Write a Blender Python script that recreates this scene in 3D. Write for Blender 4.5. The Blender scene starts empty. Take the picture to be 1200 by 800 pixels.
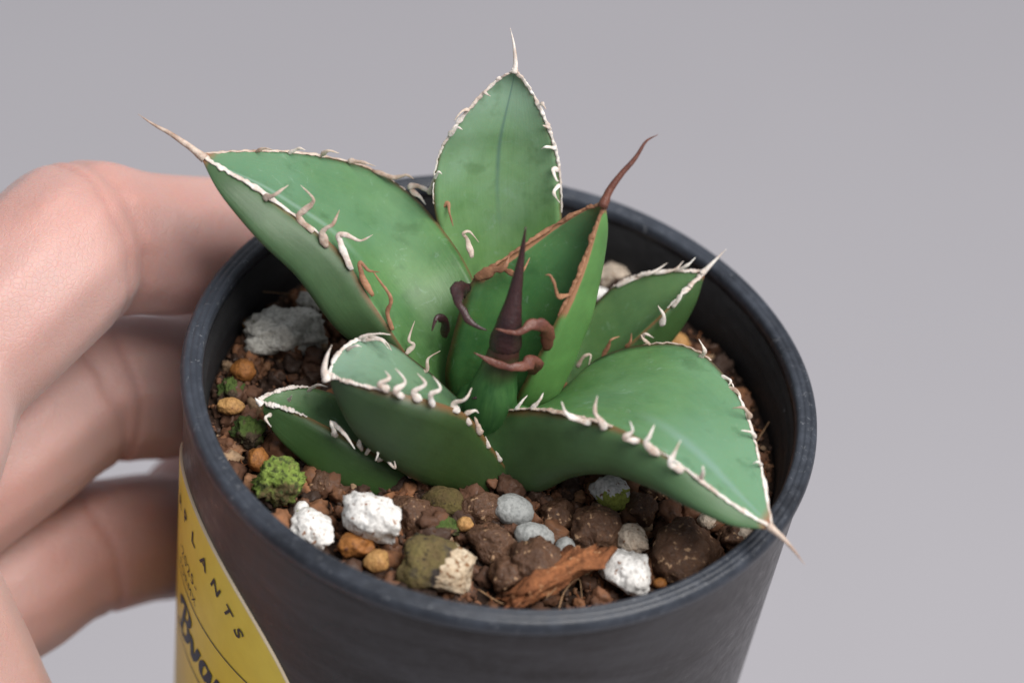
import bpy, bmesh, math, random
import numpy as np
from mathutils import Vector, Matrix, noise
S = bpy.context.scene
COL = S.collection
MM = 0.001
PI = math.pi

# ------------------------------------------------------------------ camera
cam_d = bpy.data.cameras.new('camera')
cam = bpy.data.objects.new('camera', cam_d); COL.objects.link(cam); S.camera = cam
EL, ROLL, DIST, OX, OY = math.radians(42.947), math.radians(9.952), 333.94, .294, 4.647
fwd = Vector((0, math.cos(EL), -math.sin(EL))); rgt = Vector((1, 0, 0)); up = rgt.cross(fwd)
ri = rgt*math.cos(ROLL) + up*math.sin(ROLL); uu = up*math.cos(ROLL) - rgt*math.sin(ROLL)
cpos = (-DIST*fwd + OX*rgt + OY*up)*MM
cam.matrix_world = Matrix(((ri.x, uu.x, -fwd.x, cpos.x), (ri.y, uu.y, -fwd.y, cpos.y), (ri.z, uu.z, -fwd.z, cpos.z), (0, 0, 0, 1)))
cam_d.lens = 100; cam_d.sensor_width = 36; cam_d.clip_start = 0.02; cam_d.clip_end = 50
cam_d.dof.use_dof = True; cam_d.dof.focus_distance = 0.333; cam_d.dof.aperture_fstop = 12.5

# ------------------------------------------------------------------ light
wld = bpy.data.worlds.new('World'); S.world = wld; wld.use_nodes = True
bg = wld.node_tree.nodes['Background']
bg.inputs[0].default_value = (0.90, 0.93, 1.0, 1); bg.inputs[1].default_value = 0.41
def area(name, loc, target, size, power, col):
    l = bpy.data.lights.new(name, 'AREA'); l.shape = 'SQUARE'; l.size = size; l.energy = power; l.color = col
    o = bpy.data.objects.new(name, l); COL.objects.link(o); o.location = loc
    o.rotation_euler = (Vector(target)-Vector(loc)).to_track_quat('-Z', 'Y').to_euler()
    return o
area('window_softlight', (0.52, -0.22, 1.15), (0, 0, 0), 1.0, 32.5, (1.0, 0.965, 0.93))
S.view_settings.view_transform = 'Standard'; S.view_settings.look = 'None'
S.view_settings.exposure = 0.0; S.view_settings.gamma = 1.0; S.view_settings.use_curve_mapping = False
S.render.engine = 'CYCLES'; S.cycles.use_denoising = True
S.cycles.max_bounces = 8

# control points in millimetres, world axes (pot axis = z, rim plane z = 0)
DATA={'left':{'A':[[-0.85,7.41,-8.0],[-2.31,9.6,-3.5],[-4.12,7.52,5.0],[-7.07,10.92,8.0],[-10.99,15.47,9.0],[-15.12,19.37,9.5],[-19.94,20.64,11.0],[-24.52,19.05,13.0],[-29.36,16.39,15.0],[-34.41,12.68,17.0],[-38.92,9.72,18.0]],
'B':[[-5.93,-2.33,-7.0],[-7.87,-2.52,-3.0],[-10.48,-1.48,1.0],[-13.77,-0.4,5.0],[-17.41,1.52,8.5],[-19.93,3.32,11.0],[-22.9,4.5,13.0],[-26.91,5.38,15.0],[-31.77,6.63,17.0],[-35.52,7.75,17.8],[-38.89,9.57,18.0]],
'f':0.22,
'K':[[-5.0,0.94,-10.0],[-7.85,1.15,-8.0],[-11.14,2.43,-5.0],[-14.69,2.83,-1.0],[-18.57,2.6,1.5],[-21.6,2.75,4.5],[-25.41,3.64,8.5],[-29.71,3.83,12.0],[-33.29,5.01,14.5],[-36.16,6.34,16.5],[-38.83,9.36,17.8]],
'spine':([[-38.29,9.12,17.86],[-40.25,9.68,18.76],[-42.61,10.26,19.68],[-44.71,10.6,20.34],[-46.63,11.03,21.1]],0.48,'tan'),
'margin':[('B',0.62,1,0.39,'white'),('A',0.5,1,0.17,'tan')],
'teeth':[([[-30.78,5.83,16.34],[-29.38,5.36,17.57],[-28.04,6.34,18.48]],0.35,'tan'),([[-24.45,4.46,13.73],[-26.38,5.24,14.98],[-25.22,5.9,16.51],[-25.04,6.2,17.34],[-26.76,7.2,18.06]],0.43,'tan'),([[-22.62,3.74,12.39],[-23.37,4.37,14.06],[-22.34,4.82,15.22],[-21.87,6.27,16.19]],0.43,'tan'),([[-19.4,2.72,10.59],[-21.43,4.42,13.54],[-20.71,4.62,14.06],[-18.95,4.42,13.72],[-17.62,5.01,14.44]],0.43,'white'),([[-16.46,1.27,8.41],[-18.13,2.45,10.32],[-18.56,3.2,11.56],[-17.43,2.77,10.87],[-16.11,2.44,11.21]],0.31,'brown'),([[-13.58,-0.5,5.28],[-14.51,0.53,6.97],[-14.37,1.37,8.41],[-16.34,2.63,10.18],[-17.07,3.0,10.88]],0.28,'brown'),([[-11.68,-1.28,2.61],[-10.98,-0.68,3.73],[-11.55,-0.86,4.59],[-11.24,0.69,6.24]],0.3,'tan'),([[-10.02,-1.68,0.74],[-8.93,-1.83,1.15],[-8.96,-1.2,2.49],[-7.74,-0.5,3.37]],0.26,'tan'),([[-33.0,13.4,16.61],[-32.02,13.24,17.47],[-30.96,12.82,17.79]],0.19,'tan'),([[-29.49,15.91,15.1],[-28.34,15.88,16.17],[-27.49,15.66,16.27]],0.23,'white'),([[-25.87,18.1,13.74],[-24.98,17.7,15.05],[-23.67,17.96,14.74]],0.27,'tan'),([[-22.69,19.51,12.5],[-21.03,19.17,13.02],[-19.31,18.64,13.19]],0.27,'tan'),([[-19.78,20.32,11.03],[-16.99,19.65,11.14],[-15.61,19.66,11.84],[-14.63,19.66,11.39]],0.29,'tan'),([[-15.2,19.52,10.04],[-14.0,19.42,10.67],[-11.79,18.52,10.57],[-9.89,18.65,10.08]],0.36,'white'),([[-14.96,19.41,9.91],[-13.56,18.33,9.91],[-12.7,17.81,9.33]],0.31,'white'),([[-12.5,18.46,10.46],[-12.3,18.88,11.9],[-12.31,19.16,12.61]],0.27,'white'),([[-11.22,16.5,9.84],[-10.16,16.89,10.96],[-9.65,15.99,10.22],[-8.97,14.6,9.53]],0.29,'brown'),([[-6.08,10.91,8.38],[-6.92,12.01,9.93],[-7.54,11.95,10.92],[-6.79,12.22,11.13],[-5.58,11.36,10.54]],0.28,'tan')]},
'back':{'A':[[-2.87,8.42,-8.0],[-5.83,12.01,-2.0],[-9.7,14.55,6.0],[-11.78,16.17,11.6],[-12.11,18.0,16.0],[-11.13,19.26,19.4],[-9.52,21.01,22.0],[-7.1,23.13,25.0],[-4.9,23.81,27.0]],
'B':[[1.01,9.41,-8.0],[3.33,14.39,-2.0],[3.91,18.18,6.0],[3.31,19.95,11.2],[2.2,21.51,15.7],[0.97,22.24,18.8],[-0.5,22.88,21.5],[-2.63,23.72,24.5],[-4.9,23.81,27.0]],
'f':0.4,
'K':[4,4.5,5,5,4.6,4,3,1.6,0.3],
'spine':([[-4.83,23.7,26.59],[-4.97,24.45,27.76],[-5.51,25.57,29.33],[-6.23,26.59,30.8]],0.38,'white'),
'margin':[('A',0.38,1,0.17,'white'),('B',0.36,1,0.19,'white')],
'teeth':[([[-11.19,18.98,19.35],[-10.45,19.16,20.67],[-9.71,18.89,20.79]],0.27,'white'),([[-8.11,22.26,24.17],[-7.12,21.52,24.32]],0.19,'white'),([[-9.35,20.95,22.35],[-10.16,19.81,22.68],[-10.86,19.12,21.65]],0.21,'tan'),([[-12.08,17.01,14.17],[-11.69,16.86,15.44],[-11.26,16.89,15.25]],0.2,'white'),([[0.41,22.48,20.45],[-0.54,21.71,21.25]],0.21,'white'),([[1.53,21.85,18.06],[0.29,20.97,18.76],[-0.25,21.0,18.21]],0.21,'white'),([[2.29,21.13,15.37],[1.57,20.74,15.66],[2.18,19.68,15.07],[2.49,19.84,14.88]],0.27,'white'),([[2.67,20.58,13.76],[2.14,18.96,13.65],[3.06,18.58,12.57]],0.27,'white'),([[-1.2,23.27,23.36],[-0.47,21.91,23.56]],0.21,'white')]},
'heart':{'A':[[-5.29,-0.25,-6.0],[-6.73,0.1,-1.0],[-6.67,1.47,4.0],[-6.09,3.13,8.5],[-5.26,4.48,11.0],[-1.72,6.11,14.0],[1.96,8.06,17.0],[5.43,9.02,20.0],[7.94,8.72,22.0]],
'B':[[0.87,-0.18,-6.0],[1.91,-1.38,-1.0],[2.99,-1.51,4.0],[4.14,-0.49,8.0],[5.07,0.91,11.0],[6.14,2.77,14.0],[6.89,4.82,17.0],[7.44,6.8,20.0],[8.07,8.44,22.0]],
'f':0.8,
'K':[[3.9,2.61,-8.0],[5.52,1.88,-4.0],[6.79,3.98,0.0],[7.33,5.08,4.0],[7.86,5.92,7.5],[8.31,7.45,11.0],[8.7,8.47,14.5],[8.8,8.46,18.5],[8.19,8.56,21.8]],
'spine':([[7.83,8.23,21.74],[8.28,9.44,23.28],[9.28,10.78,24.96],[10.51,12.01,26.53],[11.41,13.34,28.2],[12.61,13.89,29.03]],0.54,'rust'),
'margin':[('A',0.5,0.99,0.2,'brown'),('B',0.5,0.99,0.22,'brown')],
'teeth':[([[-5.25,4.31,11.16],[-3.45,4.28,12.81],[-2.13,4.06,13.71],[-1.69,5.06,14.79]],0.69,'brown'),([[-2.11,4.91,12.7],[-0.76,3.87,13.26],[0.14,3.76,14.11],[0.66,4.84,15.27]],0.39,'brown'),([[5.82,2.02,13.26],[4.68,0.7,13.92],[3.98,0.98,15.22],[3.31,1.5,16.06],[2.72,1.55,16.01]],0.31,'brown'),([[4.35,-1.08,6.96],[4.0,-1.65,10.67],[2.35,-2.77,12.11],[0.6,-4.03,11.52],[-1.87,-3.9,11.48]],1.08,'rust'),([[3.29,-1.78,3.5],[3.02,-2.86,6.39],[1.3,-4.99,7.04],[-1.21,-4.83,7.09],[-3.81,-4.46,7.75]],1.04,'rust'),([[1.67,-1.32,-1.55],[0.56,-3.75,1.52],[-1.06,-4.87,1.93],[-3.23,-5.32,1.28]],0.9,'dark'),([[-5.57,3.78,10.21],[-6.79,1.01,11.73],[-6.27,-1.42,11.78],[-4.68,-2.74,10.68],[-2.71,-3.0,10.18]],0.99,'dark'),([[-7.54,1.24,4.01],[-7.77,-0.16,7.71],[-8.69,-0.92,8.86],[-9.0,-2.11,7.72]],0.7,'dark')]},
'small_right':{'A':[[4.93,10.89,-7.0],[7.42,15.29,-4.0],[9.7,17.78,-1.0],[11.87,18.73,1.5],[14.7,18.97,3.5],[18.14,18.82,5.0],[21.66,18.46,6.0]],
'B':[[9.69,7.05,-8.0],[11.17,8.84,-5.0],[13.22,10.0,-2.0],[15.31,11.37,0.5],[17.38,12.88,3.0],[19.47,15.09,5.0],[21.67,18.31,6.0]],
'f':0.25,
'K':[[11.02,7.18,-10.0],[13.14,9.43,-8.0],[15.68,12.04,-5.5],[18.28,13.9,-3.0],[20.16,15.56,-0.5],[21.34,16.79,2.5],[21.83,18.1,5.8]],
'spine':([[21.4,18.02,5.91],[22.22,18.64,6.95],[23.03,19.26,7.98],[23.77,19.8,8.93]],0.35,'white'),
'margin':[('A',0.45,1,0.2,'white'),('B',0.72,1,0.28,'white')],
'teeth':[([[11.64,18.35,1.22],[12.84,18.46,2.25],[14.45,18.72,3.24],[15.95,19.63,3.91]],0.22,'white'),([[13.74,18.74,3.06],[15.64,18.45,4.46],[17.19,19.61,5.34]],0.22,'white'),([[15.7,18.66,4.01],[18.11,18.65,5.28],[19.06,19.61,6.06]],0.2,'white'),([[18.15,18.56,5.09],[19.49,18.49,6.45],[20.33,19.03,7.42]],0.2,'white'),([[17.52,11.85,2.0],[17.67,12.07,3.53],[16.74,12.64,4.47]],0.31,'white'),([[18.54,13.48,3.85],[19.19,13.87,5.34],[19.31,14.4,6.28]],0.27,'white'),([[15.61,10.84,0.22],[15.84,10.64,1.45],[16.96,10.69,0.96]],0.23,'white'),([[8.55,9.13,-4.46],[9.13,9.52,-2.96],[9.89,9.56,-2.53],[9.9,8.7,-3.44]],0.24,'tan'),([[11.29,9.66,-2.86],[11.81,10.3,-1.19],[11.97,10.44,-0.29],[12.92,11.07,-0.07]],0.22,'brown'),([[13.86,10.3,-0.98],[14.32,10.41,0.02],[14.24,10.92,0.94]],0.22,'brown')]},
'right':{'A':[[5.58,4.99,-7.0],[7.96,4.73,-3.0],[10.7,7.53,-1.0],[14.94,8.76,1.0],[19.81,8.17,3.0],[23.97,5.03,4.0],[27.6,-1.02,4.5],[30.06,-9.19,4.5],[32.46,-19.31,3.5]],
'B':[[-1.92,-4.36,-4.0],[0.72,-4.66,-0.5],[4.53,-6.86,3.0],[8.9,-9.96,6.0],[13.27,-12.7,8.0],[17.26,-14.96,8.5],[21.88,-17.39,8.0],[27.16,-19.24,6.0],[32.47,-19.57,3.5]],
'f':0.12,
'K':[[3.43,-7.58,-11.0],[4.13,-7.18,-10.5],[7.2,-8.43,-8.0],[10.66,-9.64,-3.0],[14.78,-11.22,0.5],[19.64,-14.19,2.5],[24.11,-17.46,3.5],[28.6,-19.44,3.5],[32.51,-19.64,3.3]],
'spine':([[31.94,-19.52,3.73],[33.53,-20.35,3.2],[34.95,-21.27,2.58],[36.64,-22.49,1.64]],0.43,'tan'),
'margin':[('B',0.08,0.5,0.26,'tan'),('B',0.68,1,0.25,'white'),('A',0.4,0.62,0.15,'tan'),('A',0.7,1,0.17,'white')],
'teeth':[([[-0.38,-4.58,-1.41],[-1.28,-4.73,-0.5],[-0.28,-4.23,-0.18]],0.25,'white'),([[2.05,-5.59,1.02],[2.57,-5.39,2.2],[3.11,-4.83,2.91]],0.24,'white'),([[3.78,-6.65,2.47],[4.55,-6.3,3.85],[4.88,-5.64,4.54]],0.24,'white'),([[10.62,-11.53,6.74],[8.69,-11.96,7.5],[7.63,-11.68,7.92],[6.94,-10.97,8.83]],0.42,'white'),([[12.39,-12.75,7.42],[11.64,-12.83,8.55],[10.77,-12.09,9.37],[10.75,-11.03,10.77]],0.46,'white'),([[16.2,-14.7,8.39],[14.51,-15.05,8.87],[15.21,-14.63,9.71],[14.72,-14.14,10.73]],0.39,'white'),([[18.65,-16.18,8.29],[16.91,-16.03,9.48],[17.12,-15.61,10.34],[17.46,-14.49,11.21]],0.42,'white'),([[21.51,-17.62,8.01],[19.83,-17.97,9.03],[20.08,-17.28,10.04],[20.58,-16.01,11.05]],0.42,'white'),([[23.64,-18.14,7.56],[23.56,-18.04,9.08],[23.4,-17.61,9.28]],0.22,'white'),([[22.46,5.67,3.59],[22.83,5.6,5.0],[21.89,6.39,5.99]],0.32,'white'),([[22.96,4.83,3.38],[24.65,4.04,3.41]],0.27,'white'),([[25.09,2.67,4.26],[26.19,1.61,4.71],[25.92,1.05,4.2]],0.26,'white'),([[26.0,0.92,4.34],[27.32,-0.23,4.65],[27.66,-0.71,4.08]],0.25,'tan'),([[28.92,-4.22,4.87],[27.85,-4.31,6.37],[26.52,-4.31,6.05]],0.26,'tan'),([[29.7,-7.22,4.82],[28.95,-7.26,5.65],[27.72,-7.67,6.03]],0.24,'white'),([[30.65,-11.23,4.61],[30.02,-11.71,5.5],[29.49,-11.78,5.16]],0.19,'white'),([[16.58,8.4,1.87],[15.63,8.32,2.71],[15.25,8.68,2.98]],0.2,'tan')]},
'front':{'A':[[-1.95,-1.33,-7.0],[-3.86,-1.21,-4.0],[-6.51,-1.09,-1.5],[-9.83,-1.4,1.5],[-13.63,-1.36,4.0],[-16.64,-2.86,5.5],[-18.96,-5.8,5.5],[-19.73,-9.21,5.0]],
'B':[[3.65,-7.33,-9.0],[-0.06,-8.05,-3.0],[-3.25,-8.92,2.0],[-6.91,-10.65,5.0],[-11.02,-11.83,6.5],[-14.76,-11.64,6.5],[-17.49,-10.83,6.0],[-19.71,-9.35,5.0]],
'f':0.12,
'K':[[3.4,-7.31,-11.0],[-0.57,-9.24,-10.0],[-4.58,-10.47,-9.0],[-8.19,-11.47,-7.0],[-11.93,-11.61,-4.5],[-15.44,-11.39,-1.5],[-17.91,-10.9,2.0],[-19.69,-9.48,5.0]],
'spine':([[-19.58,-9.94,4.64],[-20.15,-9.38,5.6],[-20.12,-8.48,6.93],[-19.76,-7.69,8.16]],0.54,'white'),
'margin':[('B',0.62,1,0.26,'white'),('A',0.68,1,0.22,'white')],
'teeth':[([[-12.39,-11.93,6.68],[-13.52,-12.19,7.73],[-12.6,-11.59,8.33],[-13.23,-10.9,8.72]],0.42,'white'),([[-10.65,-12.16,6.24],[-11.6,-12.45,7.36],[-10.74,-11.52,8.16],[-12.13,-10.83,9.33]],0.42,'white'),([[-8.71,-11.58,5.6],[-9.64,-11.3,6.6],[-8.55,-10.66,7.47],[-9.61,-10.12,8.45]],0.42,'white'),([[-7.18,-11.35,4.79],[-7.68,-11.19,6.43],[-6.76,-10.69,7.26],[-7.87,-9.65,8.02]],0.39,'white'),([[-4.34,-9.7,2.92],[-5.0,-9.34,3.92],[-3.75,-9.27,4.98],[-3.3,-8.12,5.76]],0.39,'white'),([[-2.78,-9.09,0.75],[-3.55,-8.89,2.03],[-2.57,-8.68,2.76],[-2.04,-8.6,2.39]],0.35,'white'),([[-1.42,-8.63,-1.05],[-2.04,-8.49,0.62],[-2.47,-7.97,1.12]],0.36,'tan'),([[-0.2,-8.4,-3.11],[-0.83,-8.02,-1.66]],0.3,'white'),([[1.45,-7.93,-5.46],[0.63,-7.77,-3.97]],0.3,'white'),([[3.39,-7.37,-7.72],[2.49,-7.55,-6.89]],0.18,'brown'),([[-17.19,-3.38,5.85],[-15.3,-3.47,7.06],[-13.53,-3.51,7.38]],0.21,'white'),([[-16.76,-3.42,5.58],[-14.7,-3.8,6.56],[-13.47,-4.18,5.71]],0.19,'white'),([[-16.1,-2.56,5.62],[-14.23,-3.31,6.08],[-13.17,-3.79,5.15]],0.17,'white'),([[-18.24,-5.39,5.57],[-17.19,-5.84,6.92],[-16.52,-5.66,6.77]],0.21,'white')]},
'low_left':{'A':[[-10.51,-5.36,-8.0],[-13.99,-3.9,-6.0],[-17.27,-3.34,-4.5],[-20.38,-3.77,-3.0],[-23.33,-4.66,-2.3],[-25.62,-5.97,-2.3],[-27.56,-7.18,-3.0]],
'B':[[-7.32,-9.03,-9.0],[-10.41,-10.39,-6.5],[-13.88,-10.68,-4.5],[-17.49,-10.25,-3.0],[-21.51,-9.36,-2.2],[-24.66,-8.47,-2.3],[-27.51,-7.46,-3.0]],
'f':0.15,
'K':[[-7.42,-10.02,-11.5],[-10.88,-11.06,-11.0],[-14.41,-11.76,-10.0],[-18.01,-11.92,-9.0],[-21.85,-10.81,-7.5],[-25.01,-9.75,-5.5],[-27.35,-7.69,-3.3]],
'spine':([[-27.14,-7.82,-3.12],[-27.68,-7.78,-2.59],[-27.9,-7.84,-2.16]],0.34,'white'),
'margin':[('B',0.68,1,0.28,'white'),('A',0.6,1,0.24,'white')],
'teeth':[([[-17.74,-11.32,-2.7],[-18.33,-11.94,-0.41],[-18.64,-11.55,0.1]],0.29,'white'),([[-18.63,-10.18,-1.52],[-17.32,-11.76,-0.9],[-16.25,-12.74,-1.2],[-15.28,-13.33,-2.05]],0.28,'white'),([[-14.59,-11.63,-3.87],[-15.0,-11.98,-2.07],[-14.25,-12.17,-1.27],[-14.02,-12.67,-1.83]],0.26,'white'),([[-14.14,-11.77,-4.18],[-13.44,-12.2,-2.44],[-12.63,-13.09,-2.19],[-12.76,-13.61,-3.1]],0.26,'white'),([[-12.67,-11.69,-5.04],[-11.94,-12.05,-3.77],[-11.21,-13.05,-3.57],[-10.42,-13.52,-3.75],[-10.64,-13.22,-2.97]],0.26,'white'),([[-8.61,-10.7,-7.9],[-8.94,-11.51,-5.57],[-7.95,-11.3,-5.68]],0.26,'white'),([[-6.67,-10.2,-8.79],[-6.8,-10.99,-6.56]],0.21,'white'),([[-22.22,-5.31,-2.11],[-21.03,-6.2,0.02],[-19.81,-6.32,0.15]],0.21,'white'),([[-23.92,-8.7,-0.92],[-23.49,-9.82,1.25]],0.19,'white'),([[-25.65,-9.56,-2.6],[-26.08,-11.41,-1.59],[-25.2,-12.3,-1.89]],0.23,'white')]},
'bud':[[-0.88,-1.93,-5.0,3.2],[-0.94,-3.13,0.0,3.0],[-0.71,-2.8,3.5,2.35],[-0.34,-2.46,7.4,1.72],[-0.31,-1.98,9.0,1.2]],
'bud_spine':[[-0.52,-2.67,6.6,1.4],[-0.44,-2.26,8.0,1.88],[-0.39,-1.91,10.4,1.55],[-0.32,-0.78,13.4,0.95],[-0.31,0.35,16.1,0.6],[-0.33,1.39,19.1,0.32],[-0.42,2.2,22.0,0.08]],
'stones':[('pumice',[-26.93,8.98,-7.1],5.37,3.36,1,22,'rough grey-white pumice lump with green moss at its foot'),('pumice',[-24.77,15.69,-7.7],1.93,1.82,0,None,'small grey-white pumice lump touching the large mossy pumice'),('white',[-11.72,-20.11,-5.5],4.5,2.62,2,-38,'bright white oblong pumice block resting on two amber stones'),('white',[-18.16,-21.41,-8.2],3.25,2.2,1,-42,'dark-speckled white pumice stone leaning on the pot rim below the bright moss'),('twotone',[-3.95,-24.14,-7.5],4.58,3.75,2,-8,'olive-brown stone block with a cream broken face against the front rim'),('white',[17.86,-20.05,-7.2],3.99,2.63,1,-55,'white pumice stone with rusty specks beside the orange bark flake'),('cream',[17.83,-14.66,-7.5],2.55,1.7,1,-60,'narrow cream pumice chip standing behind the rust-specked white stone'),('lichen',[14.71,-7.74,-7.7],2.92,2.16,1,None,'cream stone with yellow-green lichen under the drooping leaf'),('grey',[3.88,-12.68,-8.2],2.46,2.03,0,None,'smooth pale grey pebble touching the plant base'),('grey',[6.69,-15.94,-8.4],2.44,1.7,0,None,'smooth pale grey pebble between the rounded brown clod and the other grey pebble'),('grey',[10.46,-17.2,-8.7],1.27,1.8,0,None,'thin grey pebble tucked behind the rounded brown clod'),('cream',[30.74,-11.12,-7.1],1.18,1.07,0,None,'tiny cream stone touching the rim beneath the drooping leaf tip'),('cream',[26.3,-9.41,-7.7],1.18,1.08,0,None,'tiny cream stone perched beside the dark clod under the drooping leaf'),('cream',[11.76,31.12,-8.7],2.58,2.0,1,None,'cream pumice lump against the far wall behind the upright leaf'),('white',[10.2,26.3,-7.7],1.51,1.16,0,None,'small pure white stone in front of the cream lump at the far wall'),('clod',[7.34,-21.34,-7.2],3.67,3.35,0,None,'rounded dark brown clod with pale flecks next to the bark flake'),('clod',[13.81,-13.88,-7.9],3.31,3.09,0,10,'round brown clod crossed by the long tan root'),('clod',[24.49,-15.51,-7.5],4.88,4.46,2,-30,'largest angular brown clod under the drooping leaf tip'),('clod',[18.65,-9.2,-8.1],2.16,2.16,1,None,'small brown clod between the lichen stone and the largest clod'),('olive',[-4.29,-13.27,-8.2],2.67,2.03,0,None,'olive-brown pebble under the front leaf'),('clod',[0.14,-13.02,-8.5],2.78,2.35,1,None,'dark clod wedged between the olive pebble and the grey pebble'),('clod',[2.07,-18.32,-8.2],3.38,2.96,1,None,'brown clod with one pale fleck behind the cream-faced block'),('clod',[-7.87,-16.06,-8.5],2.66,2.87,1,None,'brown clod leaning on the bright white pumice block'),('clod',[29.87,-10.85,-7.9],2.36,2.04,1,None,'dark brown clod beside the tiny cream stone at the rim'),('clod',[4.15,-23.27,-8.1],2.4,2.4,1,None,'reddish dark clod between the cream-faced block and the rounded clod'),('clod',[9.22,-11.74,-9.0],2.58,2.26,1,None,'blackish clod in shade behind the grey pebbles'),('clod',[20.23,-5.0,-8.7],2.51,1.85,1,None,'crumbly reddish clod in the shade of the drooping leaf'),('moss',[-23.03,-15.6,-7.2],2.86,3.18,1,-60,'clump of bright green moss beside the lowest leaf'),('darkmoss',[-28.23,-7.85,-7.9],2.27,2.38,0,None,'dark green mossy stone near the tip of the lowest leaf'),('darkmoss',[-31.65,-1.02,-8.4],1.87,1.76,0,None,'small mossy stone between two amber stones by the rim'),('darkmoss',[-3.76,-17.04,-8.3],2.01,1.48,1,None,'small green mossy stone behind the cream-faced block'),('lichen',[-20.19,-18.02,-8.7],0.95,1.27,0,None,'tiny yellowish stone between the bright moss and the speckled white stone'),('amber',[-30.83,2.11,-7.9],1.66,1.49,0,None,'round amber-brown stone near the large grey-white pumice'),('tanstone',[-31.14,-4.42,-7.7],1.74,1.14,0,None,'flat pale tan stone below the small mossy stone'),('amber',[-26.57,-11.8,-8.1],1.39,1.71,1,None,'upright orange-brown stone touching the bright moss'),('amber',[-13.12,-22.9,-7.9],2.19,1.78,1,None,'orange amber stone under the bright white pumice block'),('tanstone',[-10.53,-24.65,-7.5],1.56,1.46,1,None,'yellow amber stone next to the orange amber stone'),('amber',[21.63,-20.43,-7.7],0.84,0.68,0,None,'tiny amber stone at the rim below the largest clod'),('tanstone',[-31.63,11.06,-8.7],1.01,0.9,0,None,'tiny tan stone left of the large grey-white pumice'),('tanstone',[20.7,21.1,-8.7],1.61,1.5,0,None,'yellow stone between the two right-hand leaves'),('clod',[-18.85,-12.93,-8.9],1.93,1.82,1,None,'reddish brown clod between the bright moss and the lowest leaf'),('tanstone',[-1.39,-16.63,-7.7],1.06,0.95,0,None,'tiny pinkish stone beside the small green mossy stone')],
'fibres':[([[21.39,-3.91,-8.8],[19.36,-7.81,-8.2],[16.97,-9.51,-8.2],[15.21,-11.19,-8.2],[15.04,-13.71,-8.2],[14.49,-16.3,-8.2],[13.13,-17.83,-8.8]],0.11,'long tan root running from the drooping leaf to the bark flake'),([[14.07,-16.45,-8.0],[12.84,-14.99,-7.4],[12.58,-12.31,-7.4],[14.57,-10.02,-7.4],[17.88,-8.64,-8.0]],0.05,'fine pale root hair looped over the round brown clod'),([[-35.57,19.95,-7.0],[-34.12,16.1,-6.4],[-31.74,14.81,-6.4],[-27.1,15.9,-7.0]],0.06,'thin dry thread hanging from the rim onto the soil by the big left leaf'),([[23.11,26.32,-8.5],[25.94,23.19,-7.9],[28.09,19.94,-8.5]],0.08,'short straw-coloured root on the soil at the far right'),([[26.55,27.22,-8.5],[29.81,23.87,-8.5]],0.1,'stubby straw fragment leaning on the right inner wall'),([[33.21,10.75,-8.5],[31.38,5.52,-8.5]],0.08,'slanting straw bit on the soil right of the drooping leaf'),([[30.61,-9.47,-8.0],[26.9,-7.03,-7.4],[26.48,-9.92,-7.4],[25.81,-10.35,-8.0]],0.12,'bent cream rootlet beside the tiny cream stone'),([[1.33,-25.14,-8.8],[3.93,-27.03,-8.2],[5.95,-26.93,-8.8]],0.08,'thin pinkish root against the front rim'),([[9.03,-26.44,-6.8],[9.98,-25.19,-6.2],[11.26,-21.71,-6.8]],0.07,'fine root lying on the orange bark flake'),([[10.69,-26.18,-8.4],[11.06,-24.02,-7.8],[12.4,-21.85,-7.8],[13.11,-24.05,-8.4]],0.065,'curled root hair between the bark flake and the rust-specked stone'),([[18.68,-17.79,-8.0],[22.59,-16.99,-8.0]],0.06,'straight rootlet bridging the rust-specked stone and the largest clod')],
'bark':[[4.51,-27.98,-8.0,1.2],[6.96,-26.74,-7.0,2.6],[9.31,-25.53,-6.0,2.9],[11.3,-23.72,-5.6,3.1],[13.06,-21.85,-5.6,2.6],[14.36,-19.44,-6.0,1.2]],
'hand':{'index':[[-70.8,-16.3,-12.0,11.5],[-66.1,-7.6,-8.0,11],[-60.1,0.8,-4.0,10.8],[-55.8,8.3,-2.0,10.8],[-53.5,14.2,-3.0,10.6],[-48.3,17.3,-4.5,9.3],[-43.4,19.8,-6.0,9.2],[-38.8,24.3,-8.5,8.8]],
'middle':[[-72.5,-12.7,-34.0,11],[-65.0,-4.7,-30.0,10.5],[-58.4,2.9,-27.5,10.2],[-54.4,8.7,-26.5,10],[-50.9,12.6,-26.5,10],[-46.2,16.3,-28.0,9.8],[-41.8,20.2,-30.5,9.6]],
'ring':[[-71.2,-18.7,-51.0,10.5],[-63.6,-10.5,-48.5,10],[-56.6,-3.6,-47.0,9.8],[-52.4,1.9,-46.5,9.5],[-47.6,5.3,-47.0,9.1],[-42.9,10.4,-49.5,8.8],[-39.7,14.7,-52.5,8.7]],
'thumb':[[-77.0,-26.8,-20.0,13],[-66.5,-25.6,-26.0,12.2],[-59.5,-26.4,-38.0,11.2],[-53.5,-29.5,-48.0,10.8]],
'web':[[-70.8,-16.3,-12.0,11],[-63.4,-19.5,-6.0,9.6],[-68.4,-24.9,-14.0,12]]},
'creases':[([-52.72,14.66,-3.23],[0.626,0.751,-0.209],1.1,0.4),([-55.32,13.11,-2.48],[0.626,0.751,-0.209],0.5,0.3),([-52.48,10.84,-26.5],[0.61,0.788,0.081],0.8,0.45),([-50.2,13.15,-26.73],[0.727,0.674,-0.133],0.5,0.3),([-49.52,3.94,-46.8],[0.711,0.703,0.0],0.6,0.3)]}

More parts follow.
